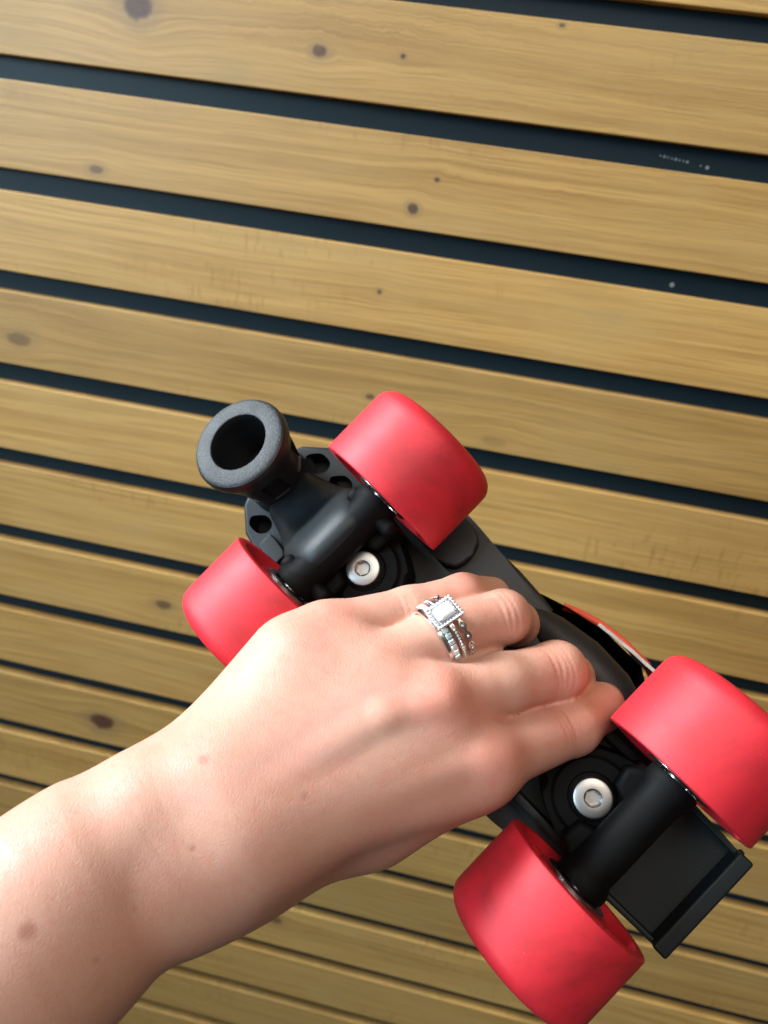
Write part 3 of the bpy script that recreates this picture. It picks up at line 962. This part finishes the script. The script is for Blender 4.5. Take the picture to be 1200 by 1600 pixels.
def band(r, w, th, seg=96, wave=None):
    bm = bmesh.new(); rows = []
    for i in range(seg):
        a = 2 * math.pi * i / seg
        zo = wave(a) if wave else 0
        row = []
        for k in range(10):
            b = 2 * math.pi * k / 10
            rr = r + th / 2 + th / 2 * max(-1, min(1, 1.25 * math.cos(b))); zz = zo + w / 2 * max(-1, min(1, 1.25 * math.sin(b)))
            row.append(bm.verts.new((rr * math.cos(a), rr * math.sin(a), zz)))
        rows.append(row)
    for i in range(seg):
        A, B = rows[i], rows[(i + 1) % seg]
        for k in range(10): bm.faces.new((A[k], A[(k + 1) % 10], B[(k + 1) % 10], B[k]))
    return bm

def gem_mesh(name, w, l, h):
    """step-cut stone: table up +x, girdle w (y) by l (z)"""
    bm = bmesh.new()
    def ring8(sw, sl, x):
        c = 0.32 * min(sw, sl)
        pts = [(sw - c, -sl), (sw, -sl + c), (sw, sl - c), (sw - c, sl), (-sw + c, sl), (-sw, sl - c), (-sw, -sl + c), (-sw + c, -sl)]
        return [bm.verts.new((x, p[0], p[1])) for p in pts]
    rs = [ring8(w * .58, l * .62, h * .34), ring8(w * .80, l * .83, h * .26), ring8(w, l, h * .06), ring8(w, l, 0), ring8(w * .72, l * .78, -h * .28), ring8(w * .25, l * .42, -h * .6)]
    for A, B in zip(rs[:-1], rs[1:]):
        for i in range(8): bm.faces.new((A[i], A[(i + 1) % 8], B[(i + 1) % 8], B[i]))
    bm.faces.new(rs[0]); bm.faces.new(rs[-1])
    return mm(to_mesh(name, bm, False))

def round_gem(name, r):
    bm = bmesh.new()
    seg = 8
    rs = []
    for rr, x in ((r * .55, r * .5), (r, r * .12), (r, -r * .1), (r * .3, -r * .7)):
        rs.append([bm.verts.new((x, rr * math.cos(2 * math.pi * i / seg), rr * math.sin(2 * math.pi * i / seg))) for i in range(seg)])
    for A, B in zip(rs[:-1], rs[1:]):
        for i in range(seg): bm.faces.new((A[i], A[(i + 1) % seg], B[(i + 1) % seg], B[i]))
    bm.faces.new(rs[0]); bm.faces.new(rs[-1])
    return mm(to_mesh(name, bm, False))
G_SMALL = round_gem("diamond", 0.52); G_TINY = round_gem("diamond", 0.42)

def set_gem(me, mat, parent, r, a, z, tilt=0):
    o = link("diamond", me, mat, parent)
    o.matrix_local = Matrix.Rotation(a, 4, 'Z') @ Matrix.Translation((r * .001, 0, z * .001)) @ Matrix.Rotation(tilt, 4, 'Y')
    return o

# plain polished band with a channel of square stones beside it
wb = thing("wedding_band", ring_matrix(-3.9), "silver wedding band with square channel-set stones, nearest the knuckle", "ring")
link("band", mm(to_mesh("band", band(R0, 1.3, 1.3), True, 60)), M_SILVER, wb)
bm = band(R0, 2.6, 1.1); bmesh.ops.translate(bm, vec=(0, 0, 1.9), verts=bm.verts)
link("channel", mm(to_mesh("channel", bm, True, 60)), M_SILVER, wb)
sq = gem_mesh("stone", 0.82, 0.95, 1.2)
M_AQUA = Nodes("pale_blue_stone").set(color=(0.62, 0.80, 0.86), rough=0.06, metal=0.4)
for i in range(-7, 8):
    o = link("stone", sq, M_AQUA, wb)
    o.matrix_local = Matrix.Rotation(i * 0.185, 4, 'Z') @ Matrix.Translation(((R0 + 1.15) * .001, 0, 1.9 * .001))

# engagement ring with a rectangular halo
er = thing("engagement_ring", ring_matrix(0.6), "silver engagement ring with a large rectangular stone in a sparkling halo", "ring")
link("band", mm(to_mesh("band", band(R0, 1.6, 1.3), True, 60)), M_SILVER, er)
for i in range(-17, 18):
    if abs(i) > 2: set_gem(G_TINY, M_GEMB, er, R0 + 1.3, i * .098, 0)
bm = bmesh.new()      # basket
for x0, x1, w_, l_ in ((R0 + 1.0, R0 + 3.0, 3.0, 3.9),):
    lo_ = [bm.verts.new((x0, sy * w_ * .6, sz * l_ * .55)) for sy, sz in ((-1, -1), (1, -1), (1, 1), (-1, 1))]
    hi_ = [bm.verts.new((x1, sy * w_, sz * l_)) for sy, sz in ((-1, -1), (1, -1), (1, 1), (-1, 1))]
    for i in range(4): bm.faces.new((lo_[i], lo_[(i + 1) % 4], hi_[(i + 1) % 4], hi_[i]))
    bm.faces.new(hi_); bm.faces.new(lo_[::-1])
bmesh.ops.bevel(bm, geom=bm.edges[:], offset=.4, segments=2, affect='EDGES')
link("basket", mm(to_mesh("basket", bm, True, 50)), M_SILVER, er)
HX = R0 + 3.05
hw, hl = 3.5, 4.3
per = []
nW, nL = 6, 8
for i in range(nW): per += [(-hw + 2 * hw * i / nW, -hl)]
for i in range(nL): per += [(hw, -hl + 2 * hl * i / nL)]
for i in range(nW): per += [(hw - 2 * hw * i / nW, hl)]
for i in range(nL): per += [(-hw, hl - 2 * hl * i / nL)]
bm = bmesh.new(); tube(bm, [(HX, y_, z_) for y_, z_ in per], 0.62, 8, True)
link("halo", mm(to_mesh("halo", bm, True, 60)), M_SILVER, er)
for y_, z_ in per:
    o = link("diamond", G_SMALL, M_GEMB, er); o.location = (HX * .001 + .00048, y_ * .001, z_ * .001)
cs = link("center_stone", gem_mesh("center_stone", 2.45, 3.25, 3.0), M_GEM, er)
cs.location = ((HX + 0.7) * .001, 0, 0)
for sy in (-1, 1):
    for sz in (-1, 1):
        bm = bmesh.new(); tube(bm, [(HX - .5, sy * 2.35, sz * 3.1), (HX + 1.1, sy * 2.25, sz * 3.0), (HX + 1.45, sy * 1.9, sz * 2.6)], [.34, .32, .2], 8)
        link("prong", mm(to_mesh("prong", bm, True, 60)), M_SILVER, er)

# thin pave band on the fingertip side, twisted like a vine
tb = thing("vine_band", ring_matrix(3.5), "narrow silver band twisted like a vine, on the fingertip side of the stack", "ring")
for ph in (0, math.pi):
    link("strand", mm(to_mesh("strand", band(R0 + .1, 0.8, 1.1, 144, lambda a, ph=ph: 0.85 * math.sin(a * 9 + ph)), True, 60)), M_SILVER, tb)
for i in range(-9, 10):
    set_gem(G_TINY, M_GEMB, tb, R0 + 1.1, i * math.pi / 9 + math.pi / 18, 0)
